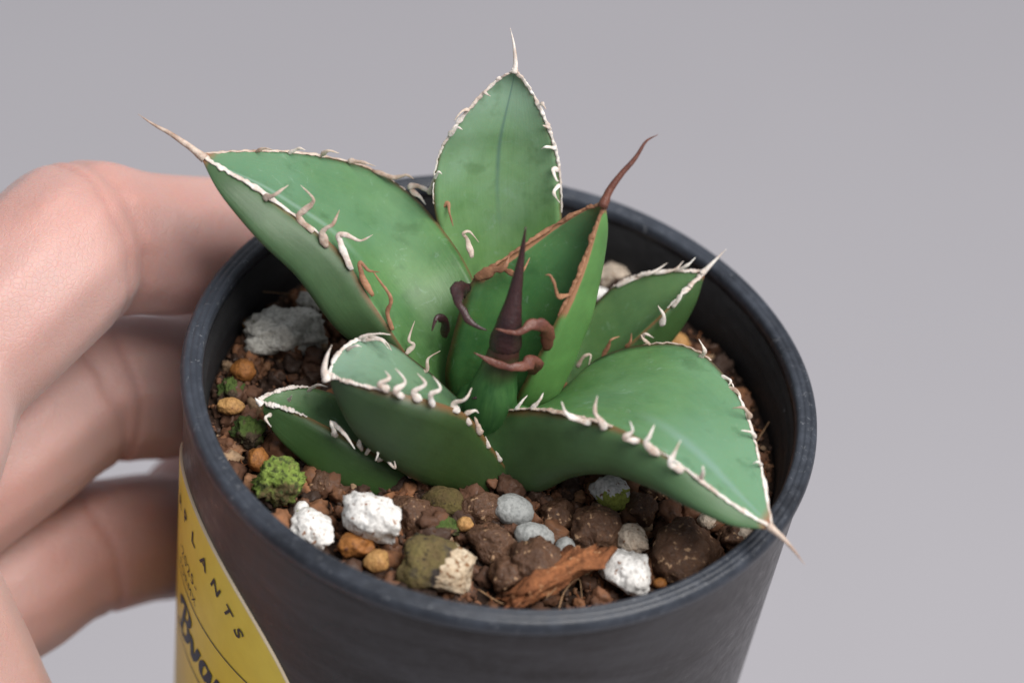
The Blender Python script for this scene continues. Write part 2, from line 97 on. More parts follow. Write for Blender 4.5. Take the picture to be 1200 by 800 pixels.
# ------------------------------------------------------------------ helpers
def link(name, me, mat=None, parent=None, smooth=True):
    o = bpy.data.objects.new(name, me); COL.objects.link(o)
    if mat is not None: me.materials.append(mat)
    if smooth: me.polygons.foreach_set('use_smooth', [True]*len(me.polygons))
    if parent is not None: o.parent = parent
    return o
def mesh(name, v, f):
    me = bpy.data.meshes.new(name); me.from_pydata([tuple(c*MM for c in p) for p in v], [], f); me.update()
    return me
def tag(o, label=None, cat=None, group=None, kind=None):
    if label: o['label'] = label
    if cat: o['category'] = cat
    if group: o['group'] = group
    if kind: o['kind'] = kind
    return o
def empty(name, loc=(0, 0, 0)):
    o = bpy.data.objects.new(name, None); COL.objects.link(o); o.location = Vector(loc)*MM; o.empty_display_size = .01
    return o
def spline(P, n):
    """centripetal-ish Catmull-Rom through P (array m,d), n samples by index"""
    P = np.asarray(P, float); m = len(P)
    Q = np.vstack([2*P[0]-P[1], P, 2*P[-1]-P[-2]])
    out = []
    for t in np.linspace(0, m-1, n):
        i = min(int(t), m-2); u = t-i
        p0, p1, p2, p3 = Q[i], Q[i+1], Q[i+2], Q[i+3]
        out.append(.5*((2*p1)+(-p0+p2)*u+(2*p0-5*p1+4*p2-p3)*u*u+(-p0+3*p1-3*p2+p3)*u**3))
    return np.array(out)
def tube(P, rad, seg=8, jit=0., seed=0, flat=1., wide=None):
    """closed tapered tube along points; rad per point"""
    P = np.asarray(P, float); n = len(P)
    T = np.gradient(P, axis=0); T /= np.linalg.norm(T, axis=1)[:, None]+1e-9
    ref = np.array([0., 0, 1.]) if abs(T[0][2]) < .8 else np.array([1., 0, 0])
    nrm = np.cross(T[0], ref); nrm /= np.linalg.norm(nrm)
    v = []; f = []
    for i in range(n):
        if wide is not None: nrm = np.array(wide[i], float)
        nrm = nrm-T[i]*(nrm@T[i]); nrm /= np.linalg.norm(nrm)+1e-9
        bn = np.cross(T[i], nrm)
        for k in range(seg):
            a = 2*PI*k/seg; r = rad[i]
            if jit: r *= 1+jit*noise.noise(Vector((P[i][0]*1.3+seed*7.1+math.cos(a)*.7, P[i][1]*1.3+math.sin(a)*.7, P[i][2]*1.3)))
            v.append(P[i]+nrm*math.cos(a)*r+bn*math.sin(a)*r*flat)
    for i in range(n-1):
        for k in range(seg):
            a = i*seg+k; b = i*seg+(k+1) % seg
            f.append((a, b, b+seg, a+seg))
    v.append(P[0]); v.append(P[-1]); c0 = len(v)-2; c1 = len(v)-1
    for k in range(seg):
        f.append((c0, (k+1) % seg, k)); f.append((c1, (n-1)*seg+k, (n-1)*seg+(k+1) % seg))
    return v, f

# ------------------------------------------------------------------ materials
class NT:
    def __init__(s, name):
        s.m = bpy.data.materials.new(name); s.m.use_nodes = True; s.t = s.m.node_tree; s.n = s.t.nodes
        s.b = s.n['Principled BSDF']; s.b.inputs['Specular IOR Level'].default_value = .4
    def set(s, **k):
        for a, v in k.items(): s.b.inputs[a.replace('_', ' ')].default_value = v
        return s
    def node(s, typ, **ins):
        x = s.n.new(typ)
        for k, v in ins.items(): s.put(x.inputs[k.replace('_', ' ')], v)
        return x
    def put(s, sock, v):
        if isinstance(v, bpy.types.NodeSocket): s.t.links.new(v, sock)
        else: sock.default_value = v
    def coord(s, which='Object'):
        if not hasattr(s, 'tc'): s.tc = s.n.new('ShaderNodeTexCoord')
        return s.tc.outputs[which]
    def mapping(s, vec, scale):
        x = s.n.new('ShaderNodeMapping'); s.put(x.inputs[0], vec); x.inputs['Scale'].default_value = scale; return x.outputs[0]
    def noise(s, scale, detail=4, rough=.55, vec=None, dist=0):
        x = s.n.new('ShaderNodeTexNoise'); s.put(x.inputs['Vector'], vec if vec is not None else s.coord())
        x.inputs['Scale'].default_value = scale; x.inputs['Detail'].default_value = detail
        x.inputs['Roughness'].default_value = rough; x.inputs['Distortion'].default_value = dist
        return x.outputs['Fac']
    def voro(s, scale, feature='F1', vec=None):
        x = s.n.new('ShaderNodeTexVoronoi'); x.feature = feature; s.put(x.inputs['Vector'], vec if vec is not None else s.coord())
        x.inputs['Scale'].default_value = scale; return x.outputs['Distance']
    def ramp(s, fac, *stops, interp='LINEAR'):
        x = s.n.new('ShaderNodeValToRGB'); s.put(x.inputs[0], fac); e = x.color_ramp; e.interpolation = interp
        while len(e.elements) < len(stops): e.elements.new(.5)
        for el, (p, c) in zip(e.elements, stops):
            el.position = p; el.color = (c, c, c, 1) if not isinstance(c, tuple) else (*c, 1)
        return x.outputs[0]
    def mix(s, fac, a, b, mode='MIX'):
        x = s.n.new('ShaderNodeMix'); x.data_type = 'RGBA'; x.blend_type = mode
        s.put(x.inputs[0], fac)
        for sock, v in ((x.inputs[6], a), (x.inputs[7], b)):
            s.put(sock, (*v, 1) if isinstance(v, tuple) and len(v) == 3 else v)
        return x.outputs[2]
    def math(s, op, a, b=0.):
        x = s.n.new('ShaderNodeMath'); x.operation = op; s.put(x.inputs[0], a); s.put(x.inputs[1], b); return x.outputs[0]
    def bump(s, h, dist, strength=1., prev=None):
        x = s.n.new('ShaderNodeBump'); s.put(x.inputs['Height'], h); x.inputs['Distance'].default_value = dist; x.inputs['Strength'].default_value = strength
        if prev is not None: s.put(x.inputs['Normal'], prev)
        return x.outputs[0]
    def out(s, col=None, rough=None, nrm=None):
        if col is not None: s.put(s.b.inputs['Base Color'], (*col, 1) if isinstance(col, tuple) and len(col) == 3 else col)
        if rough is not None: s.put(s.b.inputs['Roughness'], rough)
        if nrm is not None: s.put(s.b.inputs['Normal'], nrm)
        return s.m

def leaf_material(name, g1, g2, bloom, under, bloomamt, stripe=None, pale=None, band=None):
    n = NT(name)
    sep = n.node('ShaderNodeSeparateXYZ', Vector=n.coord('UV')); t, v = sep.outputs[0], sep.outputs[1]
    low = n.math('GREATER_THAN', v, 1.0)
    streak = n.noise(1, 5, .6, n.mapping(n.coord('UV'), (5, 34, 1)))
    blot = n.noise(190, 5, .65); blot2 = n.noise(75, 4, .6)
    c = n.mix(n.ramp(blot, (.35, 0.), (.68, 1.)), g1, g2)
    c = n.mix(n.math('MULTIPLY', n.ramp(streak, (.35, 0.), (.7, 1.)), .35), c, g2)
    tb = n.ramp(n.math('ADD', t, n.math('MULTIPLY', n.math('SUBTRACT', blot2, .5), .9)), (.25, 0.), (.85, 1.))
    c = n.mix(n.math('MULTIPLY', tb, bloomamt), c, bloom)
    # powder bloom scratches
    sc = n.ramp(n.noise(380, 4, .75, dist=2.), (.6, 0.), (.7, 1.))
    c = n.mix(n.math('MULTIPLY', sc, .3), c, (.22, .33, .25))
    dk = n.ramp(n.noise(260, 3, .6), (.3, 1.), (.42, 0.)); c = n.mix(n.math('MULTIPLY', dk, .35), c, tuple(x*.55 for x in g1))
    if stripe:
        d = n.math('ABSOLUTE', n.math('SUBTRACT', v, stripe[0]))
        m = n.math('MULTIPLY', n.ramp(d, (0., 1.), (stripe[1], 0.), interp='EASE'), n.ramp(t, (.25, 0.), (.5, 1.), (.93, 1.), (.97, 0.)))
        c = n.mix(n.math('MULTIPLY', m, stripe[3]), c, stripe[2])
    if pale:
        d = n.math('ABSOLUTE', n.math('SUBTRACT', v, pale[0]))
        m = n.math('MULTIPLY', n.ramp(d, (0., 1.), (pale[1], 0.), interp='EASE'), n.ramp(t, (pale[2], 0.), (pale[2]+.2, 1.)))
        c = n.mix(n.math('MULTIPLY', m, pale[4]), c, pale[3])
    cl = n.mix(n.ramp(blot, (.3, 0.), (.7, 1.)), under, tuple(x*1.45 for x in under))
    cl = n.mix(n.math('MULTIPLY', tb, bloomamt*.2), cl, bloom)
    c = n.mix(low, c, cl)
    # brown corky line right at the edges and towards the tip
    e = n.math('ABSOLUTE', n.math('SUBTRACT', n.math('FRACT', v), .5))
    em = n.math('MULTIPLY', n.ramp(n.math('ADD', e, n.math('MULTIPLY', n.math('SUBTRACT', blot, .5), .03)), (.478, 0.), (.497, 1.)), .8)
    c = n.mix(em, c, (.16, .075, .03))
    if band:
        bm_ = n.math('MULTIPLY', n.ramp(n.math('ADD', e, n.math('MULTIPLY', n.math('SUBTRACT', blot, .5), .02)), (.5-band[0], 0.), (.505-band[0], 1.)), n.ramp(t, (band[1], 0.), (band[1]+.03, 1.)))
        c = n.mix(bm_, c, n.mix(blot, (.36, .19, .10), (.24, .11, .06)))
    tip = n.ramp(n.math('ADD', t, n.math('MULTIPLY', n.math('SUBTRACT', blot, .5), .05)), (.955, 0.), (.985, 1.))
    c = n.mix(tip, c, (.24, .11, .06))
    nb = n.bump(n.noise(900, 3, .6), .00005, .6)
    nb = n.bump(streak, .00006, .5, nb)
    return n.set(Specular_IOR_Level=.4, Subsurface_Weight=.08, Subsurface_Scale=.002).out(c, n.ramp(blot2, (.3, .42), (.7, .58)), nb)

M = {}
M['leaf_pale'] = leaf_material('leaf_pale', (.045, .126, .034), (.085, .185, .056), (.100, .205, .125), (.033, .066, .023), .75, pale=(.72, .08, .45, (.24, .35, .29), .5))
M['leaf_back'] = leaf_material('leaf_back', (.075, .175, .050), (.128, .25, .085), (.25, .375, .29), (.05, .10, .035), .7, stripe=(.52, .03, (.06, .12, .12), .55))
M['leaf_right'] = leaf_material('leaf_right', (.045, .126, .034), (.087, .19, .057), (.125, .245, .155), (.038, .078, .027), .75, pale=(.72, .09, .5, (.18, .28, .25), .5))
M['leaf_heart'] = leaf_material('leaf_heart', (.024, .100, .026), (.060, .170, .045), (.09, .20, .10), (.072, .17, .045), .5, stripe=(.5, .05, (.015, .055, .028), .75), band=(.04, .48))  # stripe here paints the shade of the fold's crease into the colour
M['leaf_front'] = leaf_material('leaf_front', (.075, .15, .075), (.11, .20, .10), (.20, .30, .25), (.020, .041, .010), .5)
M['leaf_deep'] = leaf_material('leaf_deep', (.036, .098, .026), (.072, .145, .042), (.10, .175, .09), (.026, .060, .015), .4)

def horn(name, c1, c2, rough, tipc=None):
    n = NT(name); a = n.noise(430, 5, .7); b = n.noise(2600, 3, .6)
    c = n.mix(n.ramp(a, (.36, 0.), (.66, 1.)), c1, c2)
    nb = n.bump(b, .00014, .6); nb = n.bump(a, .00025, .6, nb)
    return n.set(Subsurface_Weight=.05, Subsurface_Scale=.001).out(c, rough, nb)
M['white'] = horn('horn_white', (.74, .70, .66), (.40, .30, .24), .6)
M['tan'] = horn('horn_tan', (.58, .49, .42), (.27, .17, .12), .65)
M['brown'] = horn('horn_brown', (.33, .165, .09), (.17, .075, .04), .6)
M['rust'] = horn('horn_rust', (.15, .055, .035), (.085, .03, .024), .45)
M['dark'] = horn('horn_dark', (.045, .018, .018), (.022, .010, .012), .38)

def stone_mat(name, c1, c2, speck=None, bump=.0005, sc=420, rough=.85, speckpos=(.64, .7), patch=None, wet=False):
    n = NT(name); a = n.noise(sc, 6, .65); b = n.noise(sc*5, 4, .6)
    c = n.mix(n.ramp(a, (.35, 0.), (.66, 1.)), c1, c2)
    c = n.mix(n.math('MULTIPLY', n.ramp(b, (.38, 1.), (.55, 0.)), .55), c, tuple(x*.45 for x in c2))
    if patch: c = n.mix(n.ramp(n.noise(190, 4, .6), (.5, 0.), (.58, 1.)), c, patch)
    if speck: c = n.mix(n.ramp(n.noise(sc*3.3, 2, .5), (speckpos[0], 0.), (speckpos[1], 1.)), c, speck)
    nb = n.bump(b, bump*.4, .8); nb = n.bump(a, bump*2, .8, nb)
    n.set(Specular_IOR_Level=.4 if wet else .25)
    return n.out(c, n.ramp(b, (.4, .35), (.62, .8)) if wet else rough, nb)
M['s_white'] = stone_mat('pumice_white', (.80, .79, .77), (.66, .64, .61), (.25, .14, .09), speckpos=(.63, .67), bump=.0003)
M['s_pumice'] = stone_mat('pumice_grey', (.62, .61, .56), (.48, .46, .41), (.16, .17, .08), speckpos=(.68, .78))
M['s_cream'] = stone_mat('pumice_cream', (.58, .50, .41), (.44, .35, .27), (.22, .12, .07), speckpos=(.62, .7))
M['s_lichen'] = stone_mat('lichen_stone', (.40, .44, .10), (.32, .36, .07), None)
M['s_grey'] = stone_mat('pebble_grey', (.37, .38, .37), (.27, .28, .275), None, bump=.0002, rough=.6)
M['s_clod'] = stone_mat('clod_brown', (.066, .031, .017), (.125, .062, .033), (.34, .21, .12), bump=.0006, speckpos=(.63, .67), wet=True)
M['s_olive'] = stone_mat('pebble_olive', (.07, .045, .02), (.10, .08, .025), (.03, .02, .012), bump=.0005)
M['s_amber'] = stone_mat('pebble_amber', (.34, .14, .035), (.22, .085, .025), (.10, .04, .02), bump=.0003, rough=.55)
M['s_tanstone'] = stone_mat('pebble_tan', (.46, .27, .10), (.34, .17, .06), (.16, .07, .03), bump=.0003, rough=.6)
M['s_moss'] = stone_mat('moss_bright', (.13, .20, .035), (.30, .40, .085), (.06, .08, .025), bump=.0009, sc=520, speckpos=(.52, .62), patch=(.13, .10, .045))
M['s_darkmoss'] = stone_mat('moss_dark', (.03, .055, .014), (.10, .15, .03), (.07, .048, .03), bump=.0008, sc=330, speckpos=(.56, .64), patch=(.05, .035, .022))
M['s_twotone'] = stone_mat('stone_olive', (.12, .085, .04), (.17, .14, .05), (.03, .025, .02), bump=.0006, patch=(.045, .036, .032))
M['s_face'] = stone_mat('stone_broken_face', (.62, .53, .40), (.48, .36, .24), (.22, .12, .06), bump=.0006, speckpos=(.56, .63))
M['bark'] = stone_mat('bark_orange', (.30, .115, .045), (.19, .07, .03), (.38, .2, .1), bump=.0006, sc=380)
M['root'] = stone_mat('root_tan', (.42, .27, .15), (.30, .17, .09), None, bump=.0001)
M['soil'] = stone_mat('soil_dark', (.018, .010, .007), (.04, .021, .013), (.11, .06, .035), bump=.0008, sc=400, speckpos=(.66, .74))

def crumb_mat():
    n = NT('soil_crumb'); at = n.n.new('ShaderNodeAttribute'); at.attribute_name = 'Col'
    a = n.noise(900, 4, .6); c = n.mix(n.math('MULTIPLY', n.ramp(a, (.35, 0.), (.7, 1.)), .5), at.outputs['Color'], (.03, .016, .01))
    return n.out(c, n.ramp(a, (.4, .9), (.65, .5)), n.bump(a, .0004, .7))
M['crumb'] = crumb_mat()

def pot_mat(name, base, dust, amt, rough, rim=False):
    n = NT(name)
    st = n.noise(1, 5, .65, n.mapping(n.coord(), (38, 38, 190 if not rim else 60)), dist=.8)
    fine = n.noise(650, 4, .6); big = n.noise(45, 3, .5)
    c = n.mix(n.math('MULTIPLY', n.ramp(st, (.38, 0.), (.72, 1.)), amt), base, dust)
    c = n.mix(n.math('MULTIPLY', n.ramp(fine, (.45, 0.), (.75, 1.)), amt*.6), c, dust)
    c = n.mix(n.math('MULTIPLY', n.ramp(big, (.42, 0.), (.62, 1.)), amt*.5), c, tuple(x*.7 for x in dust))
    fl = n.ramp(n.noise(950 if rim else 200, 4, .8, dist=1.), (.60 if rim else .68, 0.), (.70 if rim else .73, 1.))
    c = n.mix(n.math('MULTIPLY', fl, .45 if rim else .22), c, (.30, .31, .33))
    nb = n.bump(fine, .00012, .5); nb = n.bump(st, .00018, .4, nb)
    return n.set(Specular_IOR_Level=.36).out(c, n.ramp(fine, (.3, rough-.06), (.7, rough+.12)), nb)
M['pot'] = pot_mat('pot_plastic', (.010, .007, .007), (.10, .10, .112), .3, .32)
M['pot_in'] = pot_mat('pot_inner_plastic', (.010, .010, .011), (.05, .05, .055), .22, .55)
M['pot_in'].node_tree.nodes['Principled BSDF'].inputs['Specular IOR Level'].default_value = .25
M['rim'] = pot_mat('pot_rim_plastic', (.012, .014, .019), (.075, .088, .115), .45, .34, True)
def plain(name, c1, c2, rough, sc=300, b=.0001):
    n = NT(name); a = n.noise(sc, 4, .6); return n.out(n.mix(n.ramp(a, (.3, 0.), (.7, 1.)), c1, c2), rough, n.bump(a, b, .4))
def bud_mat():
    n = NT('leaf_bud'); a = n.noise(220, 4, .6); sep = n.node('ShaderNodeSeparateXYZ', Vector=n.coord())
    st = n.noise(1, 4, .6, n.mapping(n.coord(), (900, 900, 60)))
    c = n.mix(n.ramp(st, (.35, 0.), (.68, 1.)), (.022, .080, .022), (.05, .135, .038))
    h = n.math('ADD', sep.outputs[2], n.math('MULTIPLY', n.math('SUBTRACT', a, .5), .003))
    c = n.mix(n.ramp(n.math('MULTIPLY', h, 40.), (.54, 0.), (.70, 1.)), c, (.05, .02, .015))
    return n.out(c, .42, n.bump(st, .0002, .5))
M['bud'] = bud_mat()
M['label'] = plain('label_yellow', (.80, .64, .075), (.74, .58, .065), .42)
M['label_edge'] = plain('label_cut_edge', (.62, .52, .38), (.56, .46, .32), .6)
M['ink'] = plain('label_ink', (.02, .022, .03), (.03, .03, .04), .5)
M['ink_blue'] = plain('label_ink_blue', (.025, .035, .06), (.035, .045, .075), .5)
M['floor'] = plain('floor_grey', (.395, .385, .412), (.385, .375, .402), .7, 8, .0005)

def skin_mat():
    n = NT('skin')
    a = n.noise(55, 3, .5); b = n.noise(240, 4, .6); w = n.noise(1, 4, .6, n.mapping(n.coord(), (900, 500, 260)), dist=.6)
    c = n.mix(n.ramp(a, (.35, 0.), (.68, 1.)), (.46, .275, .243), (.49, .31, .28))
    c = n.mix(n.math('MULTIPLY', n.ramp(n.noise(38, 2, .5), (.48, 0.), (.66, 1.)), .35), c, (.48, .22, .18))
    c = n.mix(n.math('MULTIPLY', n.ramp(b, (.4, 0.), (.75, 1.)), .25), c, (.48, .325, .30))
    ra = n.n.new('ShaderNodeAttribute'); ra.attribute_name = 'red'
    c = n.mix(n.math('MULTIPLY', ra.outputs['Fac'], .3), c, (.42, .16, .125))
    c = n.mix(n.math('MULTIPLY', n.ramp(n.noise(130, 4, .65), (.42, 0.), (.7, 1.)), .18), c, (.48, .25, .22))
    cell = n.voro(1500, 'DISTANCE_TO_EDGE')
    nb = n.bump(n.ramp(cell, (0., 0.), (.12, 1.)), .00006, .4); nb = n.bump(w, .0002, .5, nb); nb = n.bump(b, .0002, .25, nb)
    n.b.inputs['Subsurface Radius'].default_value = (1.0, .30, .16)
    return n.set(Subsurface_Weight=.6, Subsurface_Scale=.004, Specular_IOR_Level=.5, Sheen_Weight=.12, Sheen_Roughness=.45).out(c, .5, nb)
M['skin'] = skin_mat()

# ------------------------------------------------------------------ floor
fl = mesh('floor', [(-4000, -4000, -420), (4000, -4000, -420), (4000, 4000, -420), (-4000, 4000, -420)], [(0, 1, 2, 3)])
tag(link('floor', fl, M['floor'], None, False), kind='structure')

# ------------------------------------------------------------------ pot
POT_R, TAPER = 37.2, .03
def lathe(name, prof, mat, parent, seg=192, wob=0.):
    v = []; f = []; m = len(prof)
    for i in range(seg):
        a = 2*PI*i/seg
        for r, z in prof:
            w = 1+wob*noise.noise(Vector((math.cos(a)*2.2, math.sin(a)*2.2, z*.03)))
            v.append((r*w*math.cos(a), r*w*math.sin(a), z))
    for i in range(seg):
        j = (i+1) % seg
        for k in range(m-1):
            f.append((i*m+k, j*m+k, j*m+k+1, i*m+k+1))
    return link(name, mesh(name, v, f), mat, parent)
pot = empty('plant_pot', (0, 0, -80))
tag(pot, 'black plastic nursery pot with scuffed rim and round yellow label, held in the hand', 'plant pot')
PZ = 80
def pz(prof): return [(r, z+PZ) for r, z in prof]
rb = POT_R-TAPER*80
lathe('wall', pz([(0.01, -80), (rb-2, -80), (rb-.6, -79.6), (rb, -78.8)] + [(POT_R-TAPER*k, -k) for k in (72, 60, 48, 36, 24, 16, 10, 6, 4, 2.6)] + [(POT_R-.05, -1.2), (POT_R-.6, -.7), (35.9, -.75), (35.9, -4), (35.5, -12), (34.4, -70)]), M['pot'], pot, wob=.003)
lathe('inner_wall', pz([(35.6, -.85), (35.0, -1.5), (34.85, -3.2), (34.55, -3.5), (34.5, -5.4), (34.3, -5.7), (34.2, -9), (33.9, -14), (33.6, -30), (32.6, -77), (.01, -77)]), M['pot_in'], pot, wob=.003)
lathe('rim', pz([(36.9, -2.1), (37.35, -2.05), (37.55, -1.7), (37.62, -1.1), (37.5, -.5), (37.22, -.12), (36.95, 0), (36.75, .0), (36.62, -.14), (36.5, -.02), (36.2, .05), (36.02, .02), (35.9, -.12), (35.78, .0), (35.5, .02), (35.25, -.12), (35.08, -.42), (34.98, -1.0), (34.96, -1.8), (35.3, -1.9)]), M['rim'], pot, wob=.003)

# round yellow label wrapped on the wall (s along the wall from theta=-180deg, z down)
LS, LZ, LR = 17.5, -36.0, 24.2
def onpot(s, z, off=0.):
    th = -PI+s/36.0
    r = (POT_R+TAPER*z)*(1+.003*noise.noise(Vector((math.cos(th)*2.2, math.sin(th)*2.2, (z+PZ)*.03))))+off
    return (r*math.cos(th), r*math.sin(th), z+PZ)
v = []; f = []; nr, na = 24, 96
for off in (.32,):
    v.append(onpot(LS, LZ, off))
    for i in range(1, nr+1):
        for k in range(na):
            a = 2*PI*k/na; v.append(onpot(LS+LR*i/nr*math.cos(a), LZ+LR*i/nr*math.sin(a), off))
for k in range(na):
    f.append((0, 1+k, 1+(k+1) % na))
    for i in range(nr-1):
        a = 1+i*na+k; b = 1+i*na+(k+1) % na
        f.append((a, a+na, b+na, b))
label = link('label_sticker', mesh('label_sticker', v, f), M['label'], pot)
v = []; f = []
for k in range(na):
    a = 2*PI*k/na; c, s_ = math.cos(a), math.sin(a)
    for rr, off in ((LR-.12, .33), (LR+.05, .31), (LR+.1, .18), (LR+.1, .0)):
        v.append(onpot(LS+rr*c, LZ+rr*s_, off))
for k in range(na):
    j = (k+1) % na
    for q in range(3): f.append((k*4+q, k*4+q+1, j*4+q+1, j*4+q))
link('cut_edge', mesh('cut_edge', v, f), M['label_edge'], label)
def text_mesh(txt, size, shear=0., bold=0., space=1.):
    c = bpy.data.curves.new('t', 'FONT'); c.body = txt; c.size = size; c.align_x = 'CENTER'; c.shear = shear; c.offset = bold; c.space_character = space
    c.resolution_u = 6
    o = bpy.data.objects.new('t', c); COL.objects.link(o)
    dg = bpy.context.evaluated_depsgraph_get(); me = bpy.data.meshes.new_from_object(o.evaluated_get(dg))
    vs = [tuple(p.co) for p in me.vertices]; fs = [tuple(p.vertices) for p in me.polygons]
    bpy.data.objects.remove(o); bpy.data.curves.remove(c); bpy.data.meshes.remove(me)
    return vs, fs
def put_text(vs, fs, name, fn, mat):
    me = mesh(name, [fn(x, y) for x, y, _ in vs], fs)
    return link(name, me, mat, label, False)
for ch, deg in (('A', -18.5), ('P', -8), ('L', 2.6), ('A', 12.6), ('N', 22.4), ('T', 31.4), ('S', 39.4)):
    vs, fs = text_mesh(ch, 2.7, bold=.06)
    a = math.radians(deg); R0 = 18.55
    put_text(vs, fs, 'letter', lambda x, y: onpot(LS+(R0+y)*math.sin(a)+x*math.cos(a), LZ+(R0+y)*math.cos(a)-x*math.sin(a), .42), M['ink'])
vs, fs = text_mesh('-2025-', 2.3, space=1.25)
put_text(vs, fs, 'year_text', lambda x, y: onpot(LS-1.2+x, -24.3+y, .42), M['ink'])
vs, fs = text_mesh('FORMX', 1.9, space=1.2)
put_text(vs, fs, 'small_text', lambda x, y: onpot(LS-1.2+x, -27.0+y, .42), M['ink'])
strokes = [([(-.6, 4.6), (.6, 5.4), (1.2, 4.9), (.9, 3.4), (.5, 1.6), (.1, .2), (-.8, -.3), (-1.5, .2)], .34),
           ([(-.9, 3.6), (-.6, 5.0), (1.2, 6.0), (2.9, 5.7), (3.1, 4.4), (2.0, 3.4), (.9, 3.1)], .42), ([(1.0, 3.2), (2.6, 3.1), (3.2, 2.0), (2.6, .6), (1.2, -.2), (.1, .2)], .46),
           ([(3.6, 2.6), (4.2, 3.0), (4.6, 1.6), (5.0, .2), (5.9, 1.4), (6.4, 3.0), (6.9, 2.8)], .42),
           ([(9.2, 2.6), (8.2, 3.0), (7.4, 1.9), (7.5, .5), (8.4, .2), (9.2, 1.6), (9.5, 2.8), (9.4, 1.2), (9.7, .2), (10.4, .5)], .38),
           ([(10.4, .5), (11.0, 2.2), (11.3, 3.1), (12.1, 2.7), (12.0, 1.4), (12.0, .2)], .38), ([(12.1, 1.4), (12.9, 2.8), (13.9, 3.0), (14.1, 2.5)], .32)]
v = []; f = []
for pts, w_ in strokes:
    n = 8*len(pts); Q = spline(pts, n); T = np.gradient(Q, axis=0); T /= np.linalg.norm(T, axis=1)[:, None]
    for k in range(n):
        nx, ny = -T[k][1], T[k][0]; ww = w_*(.55+.75*abs(T[k][1])**1.5)*(.45+.55*min(1, min(k, n-1-k)/4))
        for sg in (1, -1):
            x, y = Q[k][0]+nx*ww*sg, Q[k][1]+ny*ww*sg
            v.append(onpot(14.2+x*1.05+.12*y, -37.0+y*1.05, .41+.004*(k % 3)))
        if k: m = len(v); f.append((m-4, m-3, m-1, m-2))
link('script_text', mesh('script_text', v, f), M['ink_blue'], label, False)
for zz in (-28.2, -39.0):
    half = math.sqrt(LR**2-(zz-LZ)**2)-.3; v = []; f = []
    for i in range(41):
        s_ = LS-half+2*half*i/40; v += [onpot(s_, zz+.11, .41), onpot(s_, zz-.11, .41)]
    for i in range(40): f.append((2*i, 2*i+1, 2*i+3, 2*i+2))
    link('ruled_line', mesh('ruled_line', v, f), M['ink'], label, False)

# ------------------------------------------------------------------ soil
SOIL = -10.0
def soil_z(x, y):
    r = math.hypot(x, y)
    return SOIL+1.1*math.exp(-(r/11)**2)+.7*noise.noise(Vector((x*.16, y*.16, 3.)))+.45*noise.noise(Vector((x*.5, y*.5, 1.)))+.25*noise.noise(Vector((x*1.3, y*1.3, 7.)))
v = [(0, 0, soil_z(0, 0))]; f = []; nr, na = 60, 150; RS = 34.4
for i in range(1, nr+1):
    for k in range(na):
        a = 2*PI*k/na; r = RS*i/nr; x, y = r*math.cos(a), r*math.sin(a); v.append((x, y, soil_z(x, y)))
for k in range(na):
    f.append((0, 1+k, 1+(k+1) % na))
    for i in range(nr-1):
        a = 1+i*na+k; b = 1+i*na+(k+1) % na; f.append((a, a+na, b+na, b))
tag(link('potting_soil', mesh('potting_soil', v, f), M['soil']), 'dark brown potting soil filling the black pot', 'soil', kind='stuff')

rnd = random.Random(11)
def ico(sub):
    bm = bmesh.new(); bmesh.ops.create_icosphere(bm, subdivisions=sub, radius=1.)
    vs = [vv.co.copy() for vv in bm.verts]; fs = [tuple(x.index for x in p.verts) for p in bm.faces]; bm.free(); return vs, fs
ICO1, ICO2, ICO3, ICO4 = ico(1), ico(2), ico(3), ico(4)
def rock(base, seed, angular, rough=.18):
    vs, fs = base; r_ = random.Random(seed); out = []
    off = Vector((r_.uniform(-50, 50), r_.uniform(-50, 50), r_.uniform(-50, 50)))
    planes = []
    for _ in range(9 if angular == 1 else (7 if angular == 2 else 3)):
        d = Vector((r_.gauss(0, 1), r_.gauss(0, 1), r_.gauss(0, 1))).normalized(); planes.append((d, r_.uniform(.62, .9) if angular else r_.uniform(.84, .97)))
    for p in vs:
        q = p.copy()
        for d, h in planes:
            e = q.dot(d)-h
            if e > 0: q -= d*e*.88
        q *= 1+rough*noise.noise(q*1.6+off)+rough*.6*noise.noise(q*4.2+off)+rough*.42*noise.noise(q*9+off)+rough*.25*noise.noise(q*19+off)
        out.append(q)
    return out, fs
# fine crumbs, one uncountable mass
cv = []; cf = []; cc = []
pal = [((.085, .038, .020), 30), ((.04, .02, .012), 20), ((.15, .066, .033), 24), ((.20, .088, .04), 15), ((.28, .14, .07), 6), ((.26, .17, .10), 2), ((.05, .08, .02), 1)]
pc = [c for c, w in pal for _ in range(w)]
protos = [rock(ICO3, 100+i, 1, .45) for i in range(10)]
protos1 = [rock(ICO2, 200+i, 1, .5) for i in range(8)]
for i in range(5700):
    r = RS*math.sqrt(rnd.random()); a = rnd.uniform(0, 2*PI); x, y = r*math.cos(a), r*math.sin(a)
    sz = min(2.2, .30*math.exp(rnd.gauss(0, .7))+.12)
    if i >= 5200: sz = rnd.uniform(.8, 1.75)
    if r+sz > 34.2: continue
    vs, fs = (protos if sz > .6 else protos1)[rnd.randrange(8)]
    z = soil_z(x, y)+sz*.25+(rnd.random()**3)*.8
    rot = Matrix.Rotation(rnd.uniform(0, 6.28), 3, Vector((rnd.gauss(0, 1), rnd.gauss(0, 1), rnd.gauss(0, 1))).normalized())
    sx = Vector((sz*rnd.uniform(.8, 1.25), sz*rnd.uniform(.8, 1.2), sz*rnd.uniform(.7, 1.05)))
    b0 = len(cv); col = pc[rnd.randrange(len(pc))]; k = rnd.uniform(.7, 1.3)
    for p in vs:
        q = rot @ Vector((p.x*sx.x, p.y*sx.y, p.z*sx.z)); cv.append((x+q.x, y+q.y, z+q.z)); cc.append((col[0]*k, col[1]*k, col[2]*k, 1))
    cf += [tuple(b0+j for j in t_) for t_ in fs]
